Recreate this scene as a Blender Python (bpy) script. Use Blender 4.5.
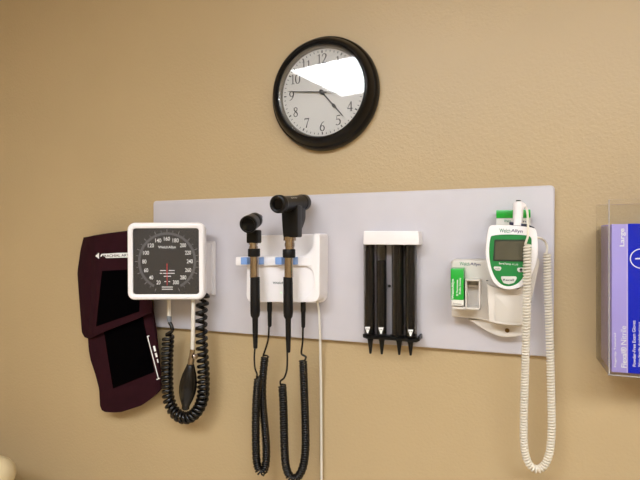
import bpy, bmesh, math, random
from mathutils import Vector, Matrix
random.seed(7)
for o in list(bpy.data.objects): bpy.data.objects.remove(o)
SC = bpy.context.scene
COL = SC.collection
PI = math.pi

# ------------------------------------------------------------------ camera
ZB = 1.5                                   # height of the equipment panel's centre above the floor
CAM = Vector((0.3941, -1.0431, ZB + 0.0684))
YAW, PITCH, ROLL, F = math.radians(21.256), math.radians(-0.381), math.radians(-0.244), 485.0
fw = Vector((-math.sin(YAW) * math.cos(PITCH), math.cos(YAW) * math.cos(PITCH), math.sin(PITCH)))
r0 = fw.cross(Vector((0, 0, 1))).normalized()
u0 = r0.cross(fw)
RT = math.cos(ROLL) * r0 + math.sin(ROLL) * u0
UP = -math.sin(ROLL) * r0 + math.cos(ROLL) * u0
cd = bpy.data.cameras.new('camera')
cam = bpy.data.objects.new('camera', cd)
COL.objects.link(cam)
cd.sensor_width = 36
cd.lens = F / 640 * 36
cd.clip_start = 0.02
M4 = Matrix((RT, UP, -fw)).transposed().to_4x4()
M4.translation = CAM
cam.matrix_world = M4
SC.camera = cam

# ------------------------------------------------------------------ world, exposure
w = bpy.data.worlds.new('world')
SC.world = w
w.use_nodes = True
w.node_tree.nodes['Background'].inputs[0].default_value = (1, .95, .88, 1)
w.node_tree.nodes['Background'].inputs[1].default_value = 0.05
LAMP = 8.2
LAMP_COL = (0.935, 0.99, 1.055, 1)
SC.view_settings.view_transform = 'Standard'
SC.view_settings.look = 'None'
SC.view_settings.gamma = 1
SC.view_settings.use_curve_mapping = False
SC.view_settings.exposure = 1.2


def at(px, py, d):
    """room point seen at a photo position, d metres out from the back wall"""
    v = RT * ((px - 320) / F) - UP * ((py - 240) / F) + fw
    return CAM + v * ((-d - CAM.y) / v.y)


# ------------------------------------------------------------------ materials
MATS = {}


def lin(c):
    return tuple(((v / 255) / 12.92 if v / 255 <= .04045 else ((v / 255 + .055) / 1.055) ** 2.4) for v in c)


def mat(name, rgb, rough=.5, metal=0, spec=.5, bump=0, bscale=200, var=0.03, vscale=12, coat=0, bdist=.002, detail=2):
    if name in MATS: return MATS[name]
    m = bpy.data.materials.new(name)
    m.use_nodes = True
    nt = m.node_tree
    b = nt.nodes['Principled BSDF']
    b.inputs['Roughness'].default_value = rough
    b.inputs['Metallic'].default_value = metal
    b.inputs['Specular IOR Level'].default_value = spec
    if coat:
        b.inputs['Coat Weight'].default_value = coat
        b.inputs['Coat Roughness'].default_value = .08
    tc = nt.nodes.new('ShaderNodeTexCoord')
    n = nt.nodes.new('ShaderNodeTexNoise')
    n.inputs['Scale'].default_value = vscale
    n.inputs['Detail'].default_value = 3
    nt.links.new(tc.outputs['Object'], n.inputs['Vector'])
    cr = nt.nodes.new('ShaderNodeValToRGB')
    c = lin(rgb)
    cr.color_ramp.elements[0].position = .3
    cr.color_ramp.elements[1].position = .7
    cr.color_ramp.elements[0].color = (*[max(0, v * (1 - var)) for v in c], 1)
    cr.color_ramp.elements[1].color = (*[min(1, v * (1 + var)) for v in c], 1)
    nt.links.new(n.outputs['Fac'], cr.inputs['Fac'])
    nt.links.new(cr.outputs['Color'], b.inputs['Base Color'])
    if bump:
        n2 = nt.nodes.new('ShaderNodeTexNoise')
        n2.inputs['Scale'].default_value = bscale
        n2.inputs['Detail'].default_value = detail
        nt.links.new(tc.outputs['Object'], n2.inputs['Vector'])
        bp = nt.nodes.new('ShaderNodeBump')
        bp.inputs['Strength'].default_value = bump
        bp.inputs['Distance'].default_value = bdist
        nt.links.new(n2.outputs['Fac'], bp.inputs['Height'])
        nt.links.new(bp.outputs['Normal'], b.inputs['Normal'])
    MATS[name] = m
    return m


def clear(name, tint=(1, 1, 1), refl=1.0, rough=.02, white=0.0):
    """thin clear plastic or glass: see-through with a Fresnel reflection"""
    if name in MATS: return MATS[name]
    m = bpy.data.materials.new(name)
    m.use_nodes = True
    nt = m.node_tree
    nt.nodes.remove(nt.nodes['Principled BSDF'])
    out = nt.nodes['Material Output']
    tr = nt.nodes.new('ShaderNodeBsdfTransparent')
    tr.inputs[0].default_value = (*tint, 1)
    base = tr
    if white:
        df = nt.nodes.new('ShaderNodeBsdfDiffuse')
        df.inputs[0].default_value = (.9, .9, .92, 1)
        mx0 = nt.nodes.new('ShaderNodeMixShader')
        mx0.inputs[0].default_value = white
        nt.links.new(tr.outputs[0], mx0.inputs[1])
        nt.links.new(df.outputs[0], mx0.inputs[2])
        base = mx0
    gl = nt.nodes.new('ShaderNodeBsdfGlossy')
    gl.inputs['Roughness'].default_value = rough
    fr = nt.nodes.new('ShaderNodeFresnel')
    fr.inputs['IOR'].default_value = 1.5
    mu = nt.nodes.new('ShaderNodeMath')
    mu.operation = 'MULTIPLY'
    mu.inputs[1].default_value = refl
    nt.links.new(fr.outputs[0], mu.inputs[0])
    mx = nt.nodes.new('ShaderNodeMixShader')
    nt.links.new(mu.outputs[0], mx.inputs[0])
    nt.links.new(base.outputs[0], mx.inputs[1])
    nt.links.new(gl.outputs[0], mx.inputs[2])
    nt.links.new(mx.outputs[0], out.inputs[0])
    MATS[name] = m
    return m


def emit(name, col, s):
    m = bpy.data.materials.new(name)
    m.use_nodes = True
    b = m.node_tree.nodes['Principled BSDF']
    b.inputs['Base Color'].default_value = (.8, .8, .8, 1)
    b.inputs['Emission Color'].default_value = col
    b.inputs['Emission Strength'].default_value = s
    MATS[name] = m
    return m


WALL = mat('tan wall paint', (188, 165, 126), .42, bump=.4, bscale=190, bdist=.0020, var=.02, vscale=5, spec=.5)
CEIL = mat('white ceiling tile', (225, 220, 210), .9, bump=.4, bscale=300)
FLOOR = mat('beige vinyl floor', (196, 184, 168), .4, var=.06, vscale=30)
BASE = mat('brown rubber baseboard', (70, 58, 48), .5)
PANEL = mat('pale grey laminate', (202, 198, 204), .45, bump=.08, bscale=500)
WHITE = mat('white plastic', (246, 242, 243), .35, bump=.03, bscale=600)
OFFW = mat('ivory plastic', (219, 212, 203), .4, bump=.04, bscale=600)
SHELLG = mat('pale grey plastic', (222, 218, 219), .4)
BLACK = mat('black satin plastic', (9, 8, 8), .36, spec=.3)
RIMBLK = mat('black clock rim', (9, 6, 6), .34, spec=.3)
RUBBER = mat('black rubber', (8, 7, 8), .27, spec=.5)
SOFTBLK = mat('black matte grip', (10, 8, 8), .5, bump=.2, bscale=900, spec=.3)
DIAL = mat('charcoal dial card', (33, 32, 36), .6)
DIALRING = mat('grey printed ring', (92, 92, 95), .6)
CHROME = mat('chrome metal', (172, 160, 149), .12, metal=1, bump=.05, bscale=300)
STEEL = mat('steel inner ring', (150, 145, 138), .3, metal=1)
INK = mat('black ink', (22, 20, 20), .6)
GREYINK = mat('grey ink', (88, 88, 88), .6)
WINK = mat('white ink', (242, 242, 240), .6)
PAPER = mat('white clock face paper', (226, 222, 216), .6)
HAND = mat('dark grey clock hand', (52, 50, 52), .4)
RED = mat('red needle', (205, 40, 50), .4)
CLOTH = mat('maroon nylon cuff cloth', (44, 16, 23), .85, bump=.5, bscale=900, var=.12, vscale=40, spec=.1)
VELCRO = mat('black velcro', (3, 2, 3), 1.0, bump=.7, bscale=1500, spec=.02)
BLUE = mat('light blue plastic', (128, 164, 222), .3)
GREEN = mat('green print', (18, 128, 58), .4)
BOXGREEN = mat('bright green card', (10, 170, 48), .3, coat=.3)
NAVY = mat('navy print', (34, 28, 92), .45)
GREENINK = mat('green ink', (40, 128, 92), .5)
LCD = mat('grey green lcd', (84, 82, 68), .18, var=.06, vscale=60)
LCDF = mat('dark lcd frame', (38, 52, 42), .3)
LAV = mat('lavender card', (174, 162, 228), .5, spec=.15)
COBALT = mat('cobalt blue card', (2, 34, 192), .5, spec=.1)
TUBEW = mat('milky white tubing', (222, 216, 204), .35)
CONN = mat('grey connector', (120, 126, 136), .3)
CORDW = mat('cream coiled cord', (232, 224, 208), .45)
VINYL = mat('cream vinyl', (222, 204, 164), .4, bump=.1, bscale=400)
CABINET = mat('beige laminate cabinet', (170, 150, 120), .5)
BRASS = mat('brass lock', (120, 96, 60), .35, metal=1)
LED = emit('green pilot light', (.1, .9, .2, 1), .6)
GLASS = clear('clear glass')
ACRYL = clear('clear acrylic', (.985, .985, .98), .4, .03, .0)
ACEDGE = clear('polished acrylic edge', (.9, .88, .85), 1.0, .1, .32)
TUBECL = clear('clear tube plastic', (.95, .945, .945), .45, .08)
SPEC = mat('black specula plastic', (7, 5, 5), .5, spec=.15)
DIFF = emit('lit lamp diffuser', LAMP_COL, LAMP)


# ------------------------------------------------------------------ mesh helpers
class MB:
    def __init__(self):
        self.bm = bmesh.new()

    def add(self, other):
        me = bpy.data.meshes.new('t')
        other.to_mesh(me)
        self.bm.from_mesh(me)
        bpy.data.meshes.remove(me)
        other.free()
        return self

    def box(self, a, b, bev=0, seg=3):
        x0, y0, z0 = [min(p, q) for p, q in zip(a, b)]
        x1, y1, z1 = [max(p, q) for p, q in zip(a, b)]
        t = bmesh.new()
        bmesh.ops.create_cube(t, size=1)
        for v in t.verts:
            v.co = Vector(((x0 + x1) / 2 + v.co.x * (x1 - x0), (y0 + y1) / 2 + v.co.y * (y1 - y0), (z0 + z1) / 2 + v.co.z * (z1 - z0)))
        if bev:
            bmesh.ops.bevel(t, geom=t.edges[:], offset=bev, segments=seg, profile=.5, affect='EDGES', clamp_overlap=True)
        return self.add(t)

    def prism(self, pts, yf, yb, bev=0, seg=3, back=False):
        """outline (x, z) or 3D points, front at y=yf, back at y=yb"""
        P = [(p[0], p[-1]) for p in pts]
        area = sum(P[i][0] * P[(i + 1) % len(P)][1] - P[(i + 1) % len(P)][0] * P[i][1] for i in range(len(P)))
        if area < 0: P = P[::-1]
        t = bmesh.new()
        fv = [t.verts.new((x, yf, z)) for x, z in P]
        bv = [t.verts.new((x, yb, z)) for x, z in P]
        f0 = t.faces.new(fv)
        t.faces.new(bv[::-1])
        n = len(P)
        for i in range(n):
            t.faces.new((fv[i], bv[i], bv[(i + 1) % n], fv[(i + 1) % n]))
        bmesh.ops.recalc_face_normals(t, faces=t.faces)
        if bev:
            es = list(f0.edges)
            if back: es = [e for e in t.edges if abs(e.verts[0].co.y - e.verts[1].co.y) < 1e-9]
            bmesh.ops.bevel(t, geom=es, offset=bev, segments=seg, profile=.5, affect='EDGES', clamp_overlap=True)
        return self.add(t)

    def tube(self, pts, r, n=8, cap=True):
        pts = [Vector(p) for p in pts]
        m = len(pts)
        R = r if isinstance(r, (list, tuple)) else [r] * m
        t = bmesh.new()
        T = [(pts[min(i + 1, m - 1)] - pts[max(i - 1, 0)]).normalized() for i in range(m)]
        a = Vector((0, 0, 1)) if abs(T[0].z) < .9 else Vector((1, 0, 0))
        N = (a - T[0] * a.dot(T[0])).normalized()
        rings = []
        for i in range(m):
            N = (N - T[i] * N.dot(T[i])).normalized()
            B = T[i].cross(N)
            rings.append([t.verts.new(pts[i] + (N * math.cos(2 * PI * k / n) + B * math.sin(2 * PI * k / n)) * R[i]) for k in range(n)])
        for i in range(m - 1):
            for k in range(n):
                t.faces.new((rings[i][k], rings[i][(k + 1) % n], rings[i + 1][(k + 1) % n], rings[i + 1][k]))
        if cap:
            t.faces.new(rings[0][::-1])
            t.faces.new(rings[-1])
        bmesh.ops.recalc_face_normals(t, faces=t.faces)
        return self.add(t)

    def lathe(self, prof, origin, axis, n=48, closed=False):
        """prof: (radius, distance along the axis)"""
        axis = Vector(axis).normalized()
        a = Vector((0, 0, 1)) if abs(axis.z) < .9 else Vector((1, 0, 0))
        N = (a - axis * a.dot(axis)).normalized()
        B = axis.cross(N)
        o = Vector(origin)
        t = bmesh.new()
        rings = []
        for r, h in prof:
            if r < 1e-6:
                rings.append([t.verts.new(o + axis * h)])
            else:
                rings.append([t.verts.new(o + axis * h + (N * math.cos(2 * PI * k / n) + B * math.sin(2 * PI * k / n)) * r) for k in range(n)])
        pairs = list(zip(rings[:-1], rings[1:]))
        if closed: pairs.append((rings[-1], rings[0]))
        for p, q in pairs:
            for k in range(n):
                k2 = (k + 1) % n
                if len(p) == 1 and len(q) == 1: continue
                if len(p) == 1: t.faces.new((p[0], q[k2], q[k]))
                elif len(q) == 1: t.faces.new((p[k], p[k2], q[0]))
                else: t.faces.new((p[k], p[k2], q[k2], q[k]))
        if not closed:
            if len(rings[0]) > 1: t.faces.new(rings[0][::-1])
            if len(rings[-1]) > 1: t.faces.new(rings[-1])
        bmesh.ops.recalc_face_normals(t, faces=t.faces)
        return self.add(t)

    def grid(self, G, thick=0, closed_u=False):
        """grid of points G[row][col]; thick pushes a second skin along -normal"""
        t = bmesh.new()
        V = [[t.verts.new(p) for p in row] for row in G]
        for i in range(len(V) - 1):
            for j in range(len(V[0]) - 1):
                t.faces.new((V[i][j], V[i][j + 1], V[i + 1][j + 1], V[i + 1][j]))
        bmesh.ops.recalc_face_normals(t, faces=t.faces)
        if thick:
            t.normal_update()
            if sum(f.normal.y * f.calc_area() for f in t.faces) > 0:
                bmesh.ops.reverse_faces(t, faces=t.faces[:])
                t.normal_update()
            W = [[t.verts.new(v.co - v.normal * thick) for v in row] for row in V]
            a, b = len(V), len(V[0])
            for i in range(a - 1):
                for j in range(b - 1):
                    t.faces.new((W[i][j], W[i + 1][j], W[i + 1][j + 1], W[i][j + 1]))
            ring = [(0, j) for j in range(b)] + [(i, b - 1) for i in range(1, a)] + [(a - 1, j) for j in range(b - 2, -1, -1)] + [(i, 0) for i in range(a - 2, 0, -1)]
            for (i, j), (k, l) in zip(ring, ring[1:] + ring[:1]):
                t.faces.new((V[i][j], V[k][l], W[k][l], W[i][j]))
            bmesh.ops.recalc_face_normals(t, faces=t.faces)
        return self.add(t)

    def poly(self, pts):
        t = bmesh.new()
        t.faces.new([t.verts.new(p) for p in pts])
        return self.add(t)

    def build(self, name, m, parent=None, local=False, smooth=35):
        me = bpy.data.meshes.new(name)
        if parent is not None and not local:
            bmesh.ops.translate(self.bm, verts=self.bm.verts, vec=-wpos(parent))
        if parent is None and not local:
            c = Vector((0, 0, 0))
            for v in self.bm.verts: c += v.co
            c /= max(1, len(self.bm.verts))
            c.z = min(v.co.z for v in self.bm.verts)
            bmesh.ops.translate(self.bm, verts=self.bm.verts, vec=-c)
        self.bm.to_mesh(me)
        self.bm.free()
        me.materials.append(m)
        me.shade_smooth()
        me.set_sharp_from_angle(angle=math.radians(smooth))
        o = bpy.data.objects.new(name, me)
        COL.objects.link(o)
        if parent is not None: o.parent = parent
        elif not local: o.location = c
        return o


def wpos(o):
    p = Vector(o.location)
    while o.parent:
        o = o.parent
        p = p + Vector(o.location)
    return p


def tag(o, label=None, cat=None, group=None, kind=None):
    if label: o['label'] = label
    if cat: o['category'] = cat
    if group: o['group'] = group
    if kind: o['kind'] = kind
    return o


def thing(name, loc, label, cat, group=None, rotz=0):
    o = bpy.data.objects.new(name, None)
    o.empty_display_size = .02
    COL.objects.link(o)
    o.location = loc
    o.rotation_euler.z = rotz
    return tag(o, label, cat, group)


def smooth_path(P, step):
    """Catmull-Rom through P, resampled at even steps"""
    P = [Vector(p) for p in P]
    Q = [P[0] * 2 - P[1]] + P + [P[-1] * 2 - P[-2]]
    D = []
    for i in range(1, len(Q) - 2):
        for k in range(24):
            t = k / 24
            a, b, c, d = Q[i - 1:i + 3]
            D.append(.5 * ((2 * b) + (c - a) * t + (2 * a - 5 * b + 4 * c - d) * t * t + (3 * b - a - 3 * c + d) * t ** 3))
    D.append(P[-1])
    out = [D[0]]
    acc = 0
    for a, b in zip(D[:-1], D[1:]):
        L = (b - a).length
        if L < 1e-9: continue
        s = step - acc
        while s <= L:
            out.append(a.lerp(b, s / L))
            s += step
        acc = L - (s - step)
    out.append(D[-1])
    return out


def helix(path, R, pitch, per=10, start=0.0, ramp=True):
    """spring curve wound round a path; pitch may be a function of the fraction along it"""
    step = .0004
    P = smooth_path(path, step)
    m = len(P)
    T = [(P[min(i + 3, m - 1)] - P[max(i - 3, 0)]).normalized() for i in range(m)]
    N = Vector((1, 0, 0))
    N = (N - T[0] * N.dot(T[0])).normalized()
    ph = start
    last = -9
    out = []
    for i in range(m):
        N = (N - T[i] * N.dot(T[i])).normalized()
        B = T[i].cross(N)
        u = i / (m - 1)
        pt = pitch(u) if callable(pitch) else pitch
        ph += 2 * PI * step / pt
        if ph - last >= 2 * PI / per or i == m - 1:
            last = ph
            k = 1.0
            if ramp:
                e = min(i, m - 1 - i) * step / (pt * .7)
                k = min(1, e)
            out.append(P[i] + (N * math.cos(ph) + B * math.sin(ph)) * R * k)
    return out


def rrect(x0, z0, x1, z1, r, n=6):
    """rounded rectangle outline; r may be a list for corners bl, br, tr, tl"""
    rr = r if isinstance(r, (list, tuple)) else [r] * 4
    out = []
    for (cx, cz, a0), q in zip(((x0, z0, 180), (x1, z0, 270), (x1, z1, 0), (x0, z1, 90)), rr):
        sx = 1 if cx == x0 else -1
        sz = 1 if cz == z0 else -1
        if q < 1e-6:
            out.append((cx, cz))
            continue
        for k in range(n + 1):
            a = math.radians(a0 + 90 * k / n)
            out.append((cx + sx * q + q * math.cos(a), cz + sz * q + q * math.sin(a)))
    return out


def round_poly(pts, r, n=5):
    """round the corners of an (x, z) outline; r a number or one per corner"""
    out = []
    m = len(pts)
    P = [Vector((p[0], p[-1])) for p in pts]
    for i in range(m):
        a, b, c = P[i - 1], P[i], P[(i + 1) % m]
        q = r[i] if isinstance(r, (list, tuple)) else r
        q = min(q, (a - b).length * .48, (c - b).length * .48)
        if q < 1e-6:
            out.append(tuple(b))
            continue
        s = b + (a - b).normalized() * q
        e = b + (c - b).normalized() * q
        for k in range(n + 1):
            t = k / n
            v = s * (1 - t) ** 2 + b * 2 * t * (1 - t) + e * t * t
            out.append((v.x, v.y))
    return out


def pxs(L, d):
    return [(lambda p: (p.x, p.z))(at(x, y, d)) for x, y in L]


def cr2(L, n=6, closed=False):
    """smooth 2D curve through points"""
    P = [Vector(p) for p in L]
    if closed: Q = [P[-1]] + P + [P[0], P[1]]
    else: Q = [P[0] * 2 - P[1]] + P + [P[-1] * 2 - P[-2]]
    out = []
    for i in range(1, len(Q) - 2):
        for k in range(n):
            t = k / n
            a, b, c, d = Q[i - 1:i + 3]
            out.append(tuple(.5 * ((2 * b) + (c - a) * t + (2 * a - 5 * b + 4 * c - d) * t * t + (3 * b - a - 3 * c + d) * t ** 3)))
    if not closed: out.append(tuple(P[-1]))
    return out


def text_bm(s, centre, right, up, width, height, bold=0.0, lift=.0003):
    """flat lettering fitted to width x height, returned as a bmesh"""
    cu = bpy.data.curves.new('t', 'FONT')
    cu.body = s
    cu.align_x = 'CENTER'
    cu.offset = min(bold, .012)
    o = bpy.data.objects.new('t', cu)
    COL.objects.link(o)
    dg = bpy.context.evaluated_depsgraph_get()
    me = bpy.data.meshes.new_from_object(o.evaluated_get(dg))
    bpy.data.objects.remove(o)
    bpy.data.curves.remove(cu)
    t = bmesh.new()
    t.from_mesh(me)
    bpy.data.meshes.remove(me)
    xs = [v.co.x for v in t.verts]
    ys = [v.co.y for v in t.verts]
    x0, x1, y0, y1 = min(xs), max(xs), min(ys), max(ys)
    right = Vector(right).normalized()
    up = Vector(up).normalized()
    nrm = right.cross(up)
    for v in t.verts:
        a = (v.co.x - (x0 + x1) / 2) / (x1 - x0) * width
        b = (v.co.y - (y0 + y1) / 2) / (y1 - y0) * height
        v.co = Vector(centre) + right * a + up * b + nrm * lift
    return t


X, Z = Vector((1, 0, 0)), Vector((0, 0, 1))


def text_px(mb, s, pl, pr, hpx, d, bold=0.0):
    """lettering from photo point pl to pr (mid-height line), hpx tall, at wall distance d"""
    a, b = at(*pl, d), at(*pr, d)
    mx, my = (pl[0] + pr[0]) / 2, (pl[1] + pr[1]) / 2
    rt = (b - a)
    wd = rt.length
    rt.normalize()
    up = Vector((-rt.z, 0, rt.x))
    q = Vector((-(pr[1] - pl[1]), pr[0] - pl[0])).normalized()
    h = (at(mx + q.x * hpx / 2, my - q.y * hpx / 2, d) - at(mx - q.x * hpx / 2, my + q.y * hpx / 2, d)).length
    mb.add(text_bm(s, (a + b) / 2, rt, up, wd, h, bold))


# ------------------------------------------------------------------ the room
XL, XR, YF, H = -1.95, 1.9, -3.4, ZB + 1.1


def struct(name, mb, m):
    return tag(mb.build(name, m, smooth=20), kind='structure')


struct('floor', MB().box((XL - .1, YF - .1, -.1), (XR + .1, .1, 0)), FLOOR)
struct('ceiling', MB().box((XL - .1, YF - .1, H), (XR + .1, .1, H + .1)), CEIL)
struct('wall_back', MB().box((XL - .1, 0, 0), (XR + .1, .1, H)), WALL)
struct('wall_left', MB().box((XL - .1, YF, 0), (XL, 0, H)), WALL)
struct('wall_right', MB().box((XR, YF, 0), (XR + .1, 0, H)), WALL)
struct('wall_front', MB().box((XL - .1, YF - .1, 0), (XR + .1, YF, H)), WALL)
struct('baseboard_back', MB().box((XL, -.01, 0), (XR, 0, .1), .003, 1), BASE)
struct('baseboard_left', MB().box((XL, YF, 0), (XL + .01, -.01, .1), .003, 1), BASE)
struct('baseboard_right', MB().box((XR - .01, YF, 0), (XR, -.01, .1), .003, 1), BASE)


def ceiling_light(x0, x1, y0, y1, label, rz=0):
    t = thing('ceiling_light', ((x0 + x1) / 2, (y0 + y1) / 2, H - .02), label, 'ceiling light', rotz=rz)
    f = MB()
    e = .03
    f.box((x0 - e, y0 - e, H - .02), (x1 + e, y0, H - .0005))
    f.box((x0 - e, y1, H - .02), (x1 + e, y1 + e, H - .0005))
    f.box((x0 - e, y0, H - .02), (x0, y1, H - .0005))
    f.box((x1, y0, H - .02), (x1 + e, y1, H - .0005))
    f.build('frame', WHITE, t)
    MB().box((x0, y0, H - .014), (x1, y1, H - .006)).build('diffuser', DIFF, t)


ceiling_light(-.80, .42, -2.25, -1.60, 'lit rectangular ceiling light whose glare shows in the clock glass', math.radians(11))
ceiling_light(.62, 1.84, -2.25, -1.59, 'added second rectangular ceiling light, unseen, brightening the right side')  # unseen fixture, added to light the right part of the back wall

# ------------------------------------------------------------------ pale panel on the wall
PD = .016                                       # its front, metres from the wall
TL, TR, BR, BL = at(153, 201, PD), at(555, 185, PD), at(553.5, 357.5, PD), at(153.3, 327, PD)
panel = MB().prism(round_poly([TL, TR, BR, BL], .010), -PD, 0, .003, 3).build('wall_panel', PANEL)
tag(panel, 'long pale grey rectangular panel on the tan wall carrying the medical instruments', 'panel')

# ------------------------------------------------------------------ wall clock
c0 = at(324.1, 93.9, .010)
RC = .1288
clock = thing('wall_clock', (c0.x, 0, c0.z), 'round black-rimmed wall clock above the pale panel, glare on its glass', 'clock')
AX = (0, -1, 0)
oc = (c0.x, 0, c0.z)
prof = [(RC - .006, .0005), (RC - .001, .002), (RC, .008), (RC - .002, .018), (RC - .005, .023), (RC - .007, .024), (RC - .009, .029), (RC - .012, .037),
        (RC - .016, .043), (RC - .019, .0455), (RC - .0215, .046), (RC - .024, .044), (RC - .0252, .040), (RC - .0256, .033), (RC - .022, .002)]
MB().lathe(prof, oc, AX, 96, closed=True).build('rim', RIMBLK, clock)
ri = RC - .0258
MB().lathe([(ri, .0325), (ri - .003, .0305), (ri - .005, .0225), (ri - .0035, .0225), (ri - .0018, .029), (ri, .0305)], oc, AX, 96, closed=True).build('inner_ring', STEEL, clock)
MB().lathe([(0, .010), (ri + .003, .010), (ri + .003, .022), (0, .022)], oc, AX, 96).build('face', PAPER, clock)
FD = .0223
DIG = {
    '1': [[(.3, 0, .1), (.3, 1, .1)], [(.1, .02, .05), (.5, .02, .05)], [(.1, .84, .03), (.3, .98, .07)]],
    '2': [[(.08, .74, .07), (.12, .92, .07), (.3, 1, .06), (.48, .88, .12), (.47, .66, .13), (.3, .36, .09), (.05, .05, .06)], [(.04, .05, .11), (.56, .05, .11)], [(.54, .05, .05), (.58, .2, .03)]],
    '3': [[(.08, .84, .06), (.25, 1, .06), (.45, .88, .11), (.42, .66, .11), (.2, .54, .05)], [(.2, .54, .05), (.45, .46, .1), (.5, .22, .13), (.3, .0, .07), (.05, .08, .09)]],
    '4': [[(.42, 0, .11), (.42, 1, .11)], [(.42, .98, .05), (.03, .3, .05)], [(.03, .28, .07), (.6, .28, .07)], [(.28, .015, .04), (.56, .015, .04)]],
    '5': [[(.54, .96, .1), (.16, .96, .08)], [(.17, .97, .05), (.1, .55, .05)], [(.1, .55, .05), (.3, .62, .07), (.5, .45, .13), (.48, .15, .12), (.25, .0, .06), (.05, .08, .1)]],
    '6': [[(.52, .98, .05), (.26, .8, .08), (.08, .4, .13), (.12, .12, .12), (.3, .0, .06), (.48, .12, .12), (.5, .38, .12), (.32, .56, .06), (.12, .42, .06)]],
    '7': [[(.04, .95, .11), (.56, .95, .11)], [(.05, .95, .05), (.04, .8, .04)], [(.56, .96, .05), (.36, .5, .08), (.24, 0, .13)]],
    '8': [[(.3, 1, .06), (.13, .88, .1), (.16, .68, .11), (.42, .42, .13), (.5, .18, .1), (.3, 0, .06), (.1, .16, .1), (.16, .4, .08), (.42, .66, .08), (.46, .88, .09), (.3, 1, .06)]],
    '9': None,
    '0': [[(.3, 1, .05), (.12, .85, .11), (.06, .5, .13), (.12, .15, .11), (.3, 0, .05), (.48, .15, .11), (.54, .5, .13), (.48, .85, .11), (.3, 1, .05)]],
}
DIG['9'] = [[(.6 - x, 1 - y, q) for x, y, q in s] for s in DIG['6']]


def stroke(mb, pts, ox, oz, k, y):
    P = cr2([(p[0], p[1]) for p in pts], 6) if len(pts) > 2 else [(p[0], p[1]) for p in pts]
    n = len(P) - 1
    W = []
    for i in range(n + 1):
        u = i / n * (len(pts) - 1)
        a = min(int(u), len(pts) - 2)
        W.append(pts[a][2] + (pts[a + 1][2] - pts[a][2]) * (u - a))
    L, Rr = [], []
    for i in range(n + 1):
        a, b = P[max(i - 1, 0)], P[min(i + 1, n)]
        tx, tz = b[0] - a[0], b[1] - a[1]
        q = math.hypot(tx, tz) or 1
        nx, nz = -tz / q * W[i] / 2, tx / q * W[i] / 2
        L.append((ox + (P[i][0] + nx) * k, y, oz + (P[i][1] + nz) * k))
        Rr.append((ox + (P[i][0] - nx) * k, y, oz + (P[i][1] - nz) * k))
    for i in range(n):
        mb.poly([L[i], Rr[i], Rr[i + 1], L[i + 1]])


hgt = .0215
for h in range(1, 13):
    nm = MB()
    a = PI / 2 - h * PI / 6
    cx, cz = c0.x + .0755 * math.cos(a), c0.z + .0755 * math.sin(a)
    s = str(h)
    wtot = len(s) * .6 + (len(s) - 1) * .02
    for i, ch in enumerate(s):
        for st in DIG[ch]:
            stroke(nm, st, cx - wtot * hgt / 2 + i * .56 * hgt, cz - hgt / 2, hgt, -FD)
    nm.build('numeral', INK, clock)
tk = MB()
for i in range(60):
    a = PI / 2 - i * PI / 30
    r1, r2, hw = (.0888, .0945, .0013) if i % 5 == 0 else (.0905, .0945, .0007)
    c, s = math.cos(a), math.sin(a)
    tk.poly([(c0.x + r * c - q * s, -FD, c0.z + r * s + q * c) for r, q in ((r1, hw), (r1, -hw), (r2, -hw), (r2, hw))])
tk.build('minute_marks', INK, clock)


def hand(name, ang, shape, y, m):
    a = PI / 2 - math.radians(ang)
    c, s = math.cos(a), math.sin(a)
    pts = [(l, q) for l, q in shape] + [(l, -q) for l, q in reversed(shape) if q > 0]
    MB().prism([(c0.x + l * c - q * s, c0.z + l * s + q * c) for l, q in pts], -y - .0007, -y).build(name, m, clock)


hand('hour_hand', 139.5, [(-.008, .0018), (.036, .0013), (.043, .0040), (.051, .0014), (.073, .0010), (.078, .0)], .0238, HAND)
hand('minute_hand', 277, [(-.012, .0015), (.05, .0011), (.078, .0008), (.085, .0)], .0252, HAND)
hand('second_hand', 97, [(-.022, .0008), (-.01, .0006), (.066, .0005), (.072, .0)], .0266, GREYINK)
MB().lathe([(.0050, .023), (.0050, .0278), (.003, .0284), (0, .0284)], oc, AX, 24).build('hub', HAND, clock)
MB().lathe([(0, .0332), (ri - .0002, .0332), (ri - .0002, .0350), (0, .0350)], oc, AX, 96).build('glass', GLASS, clock)

# ------------------------------------------------------------------ blood pressure gauge
GD = .118
g0 = at(165.6, 261.3, GD)
gt = (g0 - CAM).dot(fw)
gs = gt / F                                     # metres per photo pixel on the gauge's face
gauge = thing('blood_pressure_gauge', g0, 'square white blood pressure gauge with a charcoal dial and red needle', 'gauge', rotz=YAW)
hw_ = 38.9 * gs
gh = MB()
fr = rrect(-hw_, -hw_, hw_, hw_, .017, 8)
inn = rrect(-hw_ + 5.7 * gs, -hw_ + 5.7 * gs, hw_ - 5.7 * gs, hw_ - 5.7 * gs, .007, 8)
# housing: outer wall, rolled front rim, recess for the dial, closed back
loops = [(rrect(-hw_ + .018, -hw_ + .018, hw_ - .018, hw_ - .018, .012, 8), .050), (rrect(-hw_ + .010, -hw_ + .010, hw_ - .010, hw_ - .010, .014, 8), .048),
         (rrect(-hw_ + .002, -hw_ + .002, hw_ - .002, hw_ - .002, .016, 8), .028), (fr, .010), (rrect(-hw_ + .0008, -hw_ + .0008, hw_ - .0008, hw_ - .0008, .0165, 8), .004),
         (rrect(-hw_ + .003, -hw_ + .003, hw_ - .003, hw_ - .003, .015, 8), .0008), (rrect(-hw_ + .006, -hw_ + .006, hw_ - .006, hw_ - .006, .013, 8), 0),
         (rrect(-hw_ + .010, -hw_ + .010, hw_ - .010, hw_ - .010, .010, 8), 0), (inn, .002), (inn, .006)]
t = bmesh.new()
rings = [[t.verts.new((x, y, z)) for x, z in L] for L, y in loops]
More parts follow.
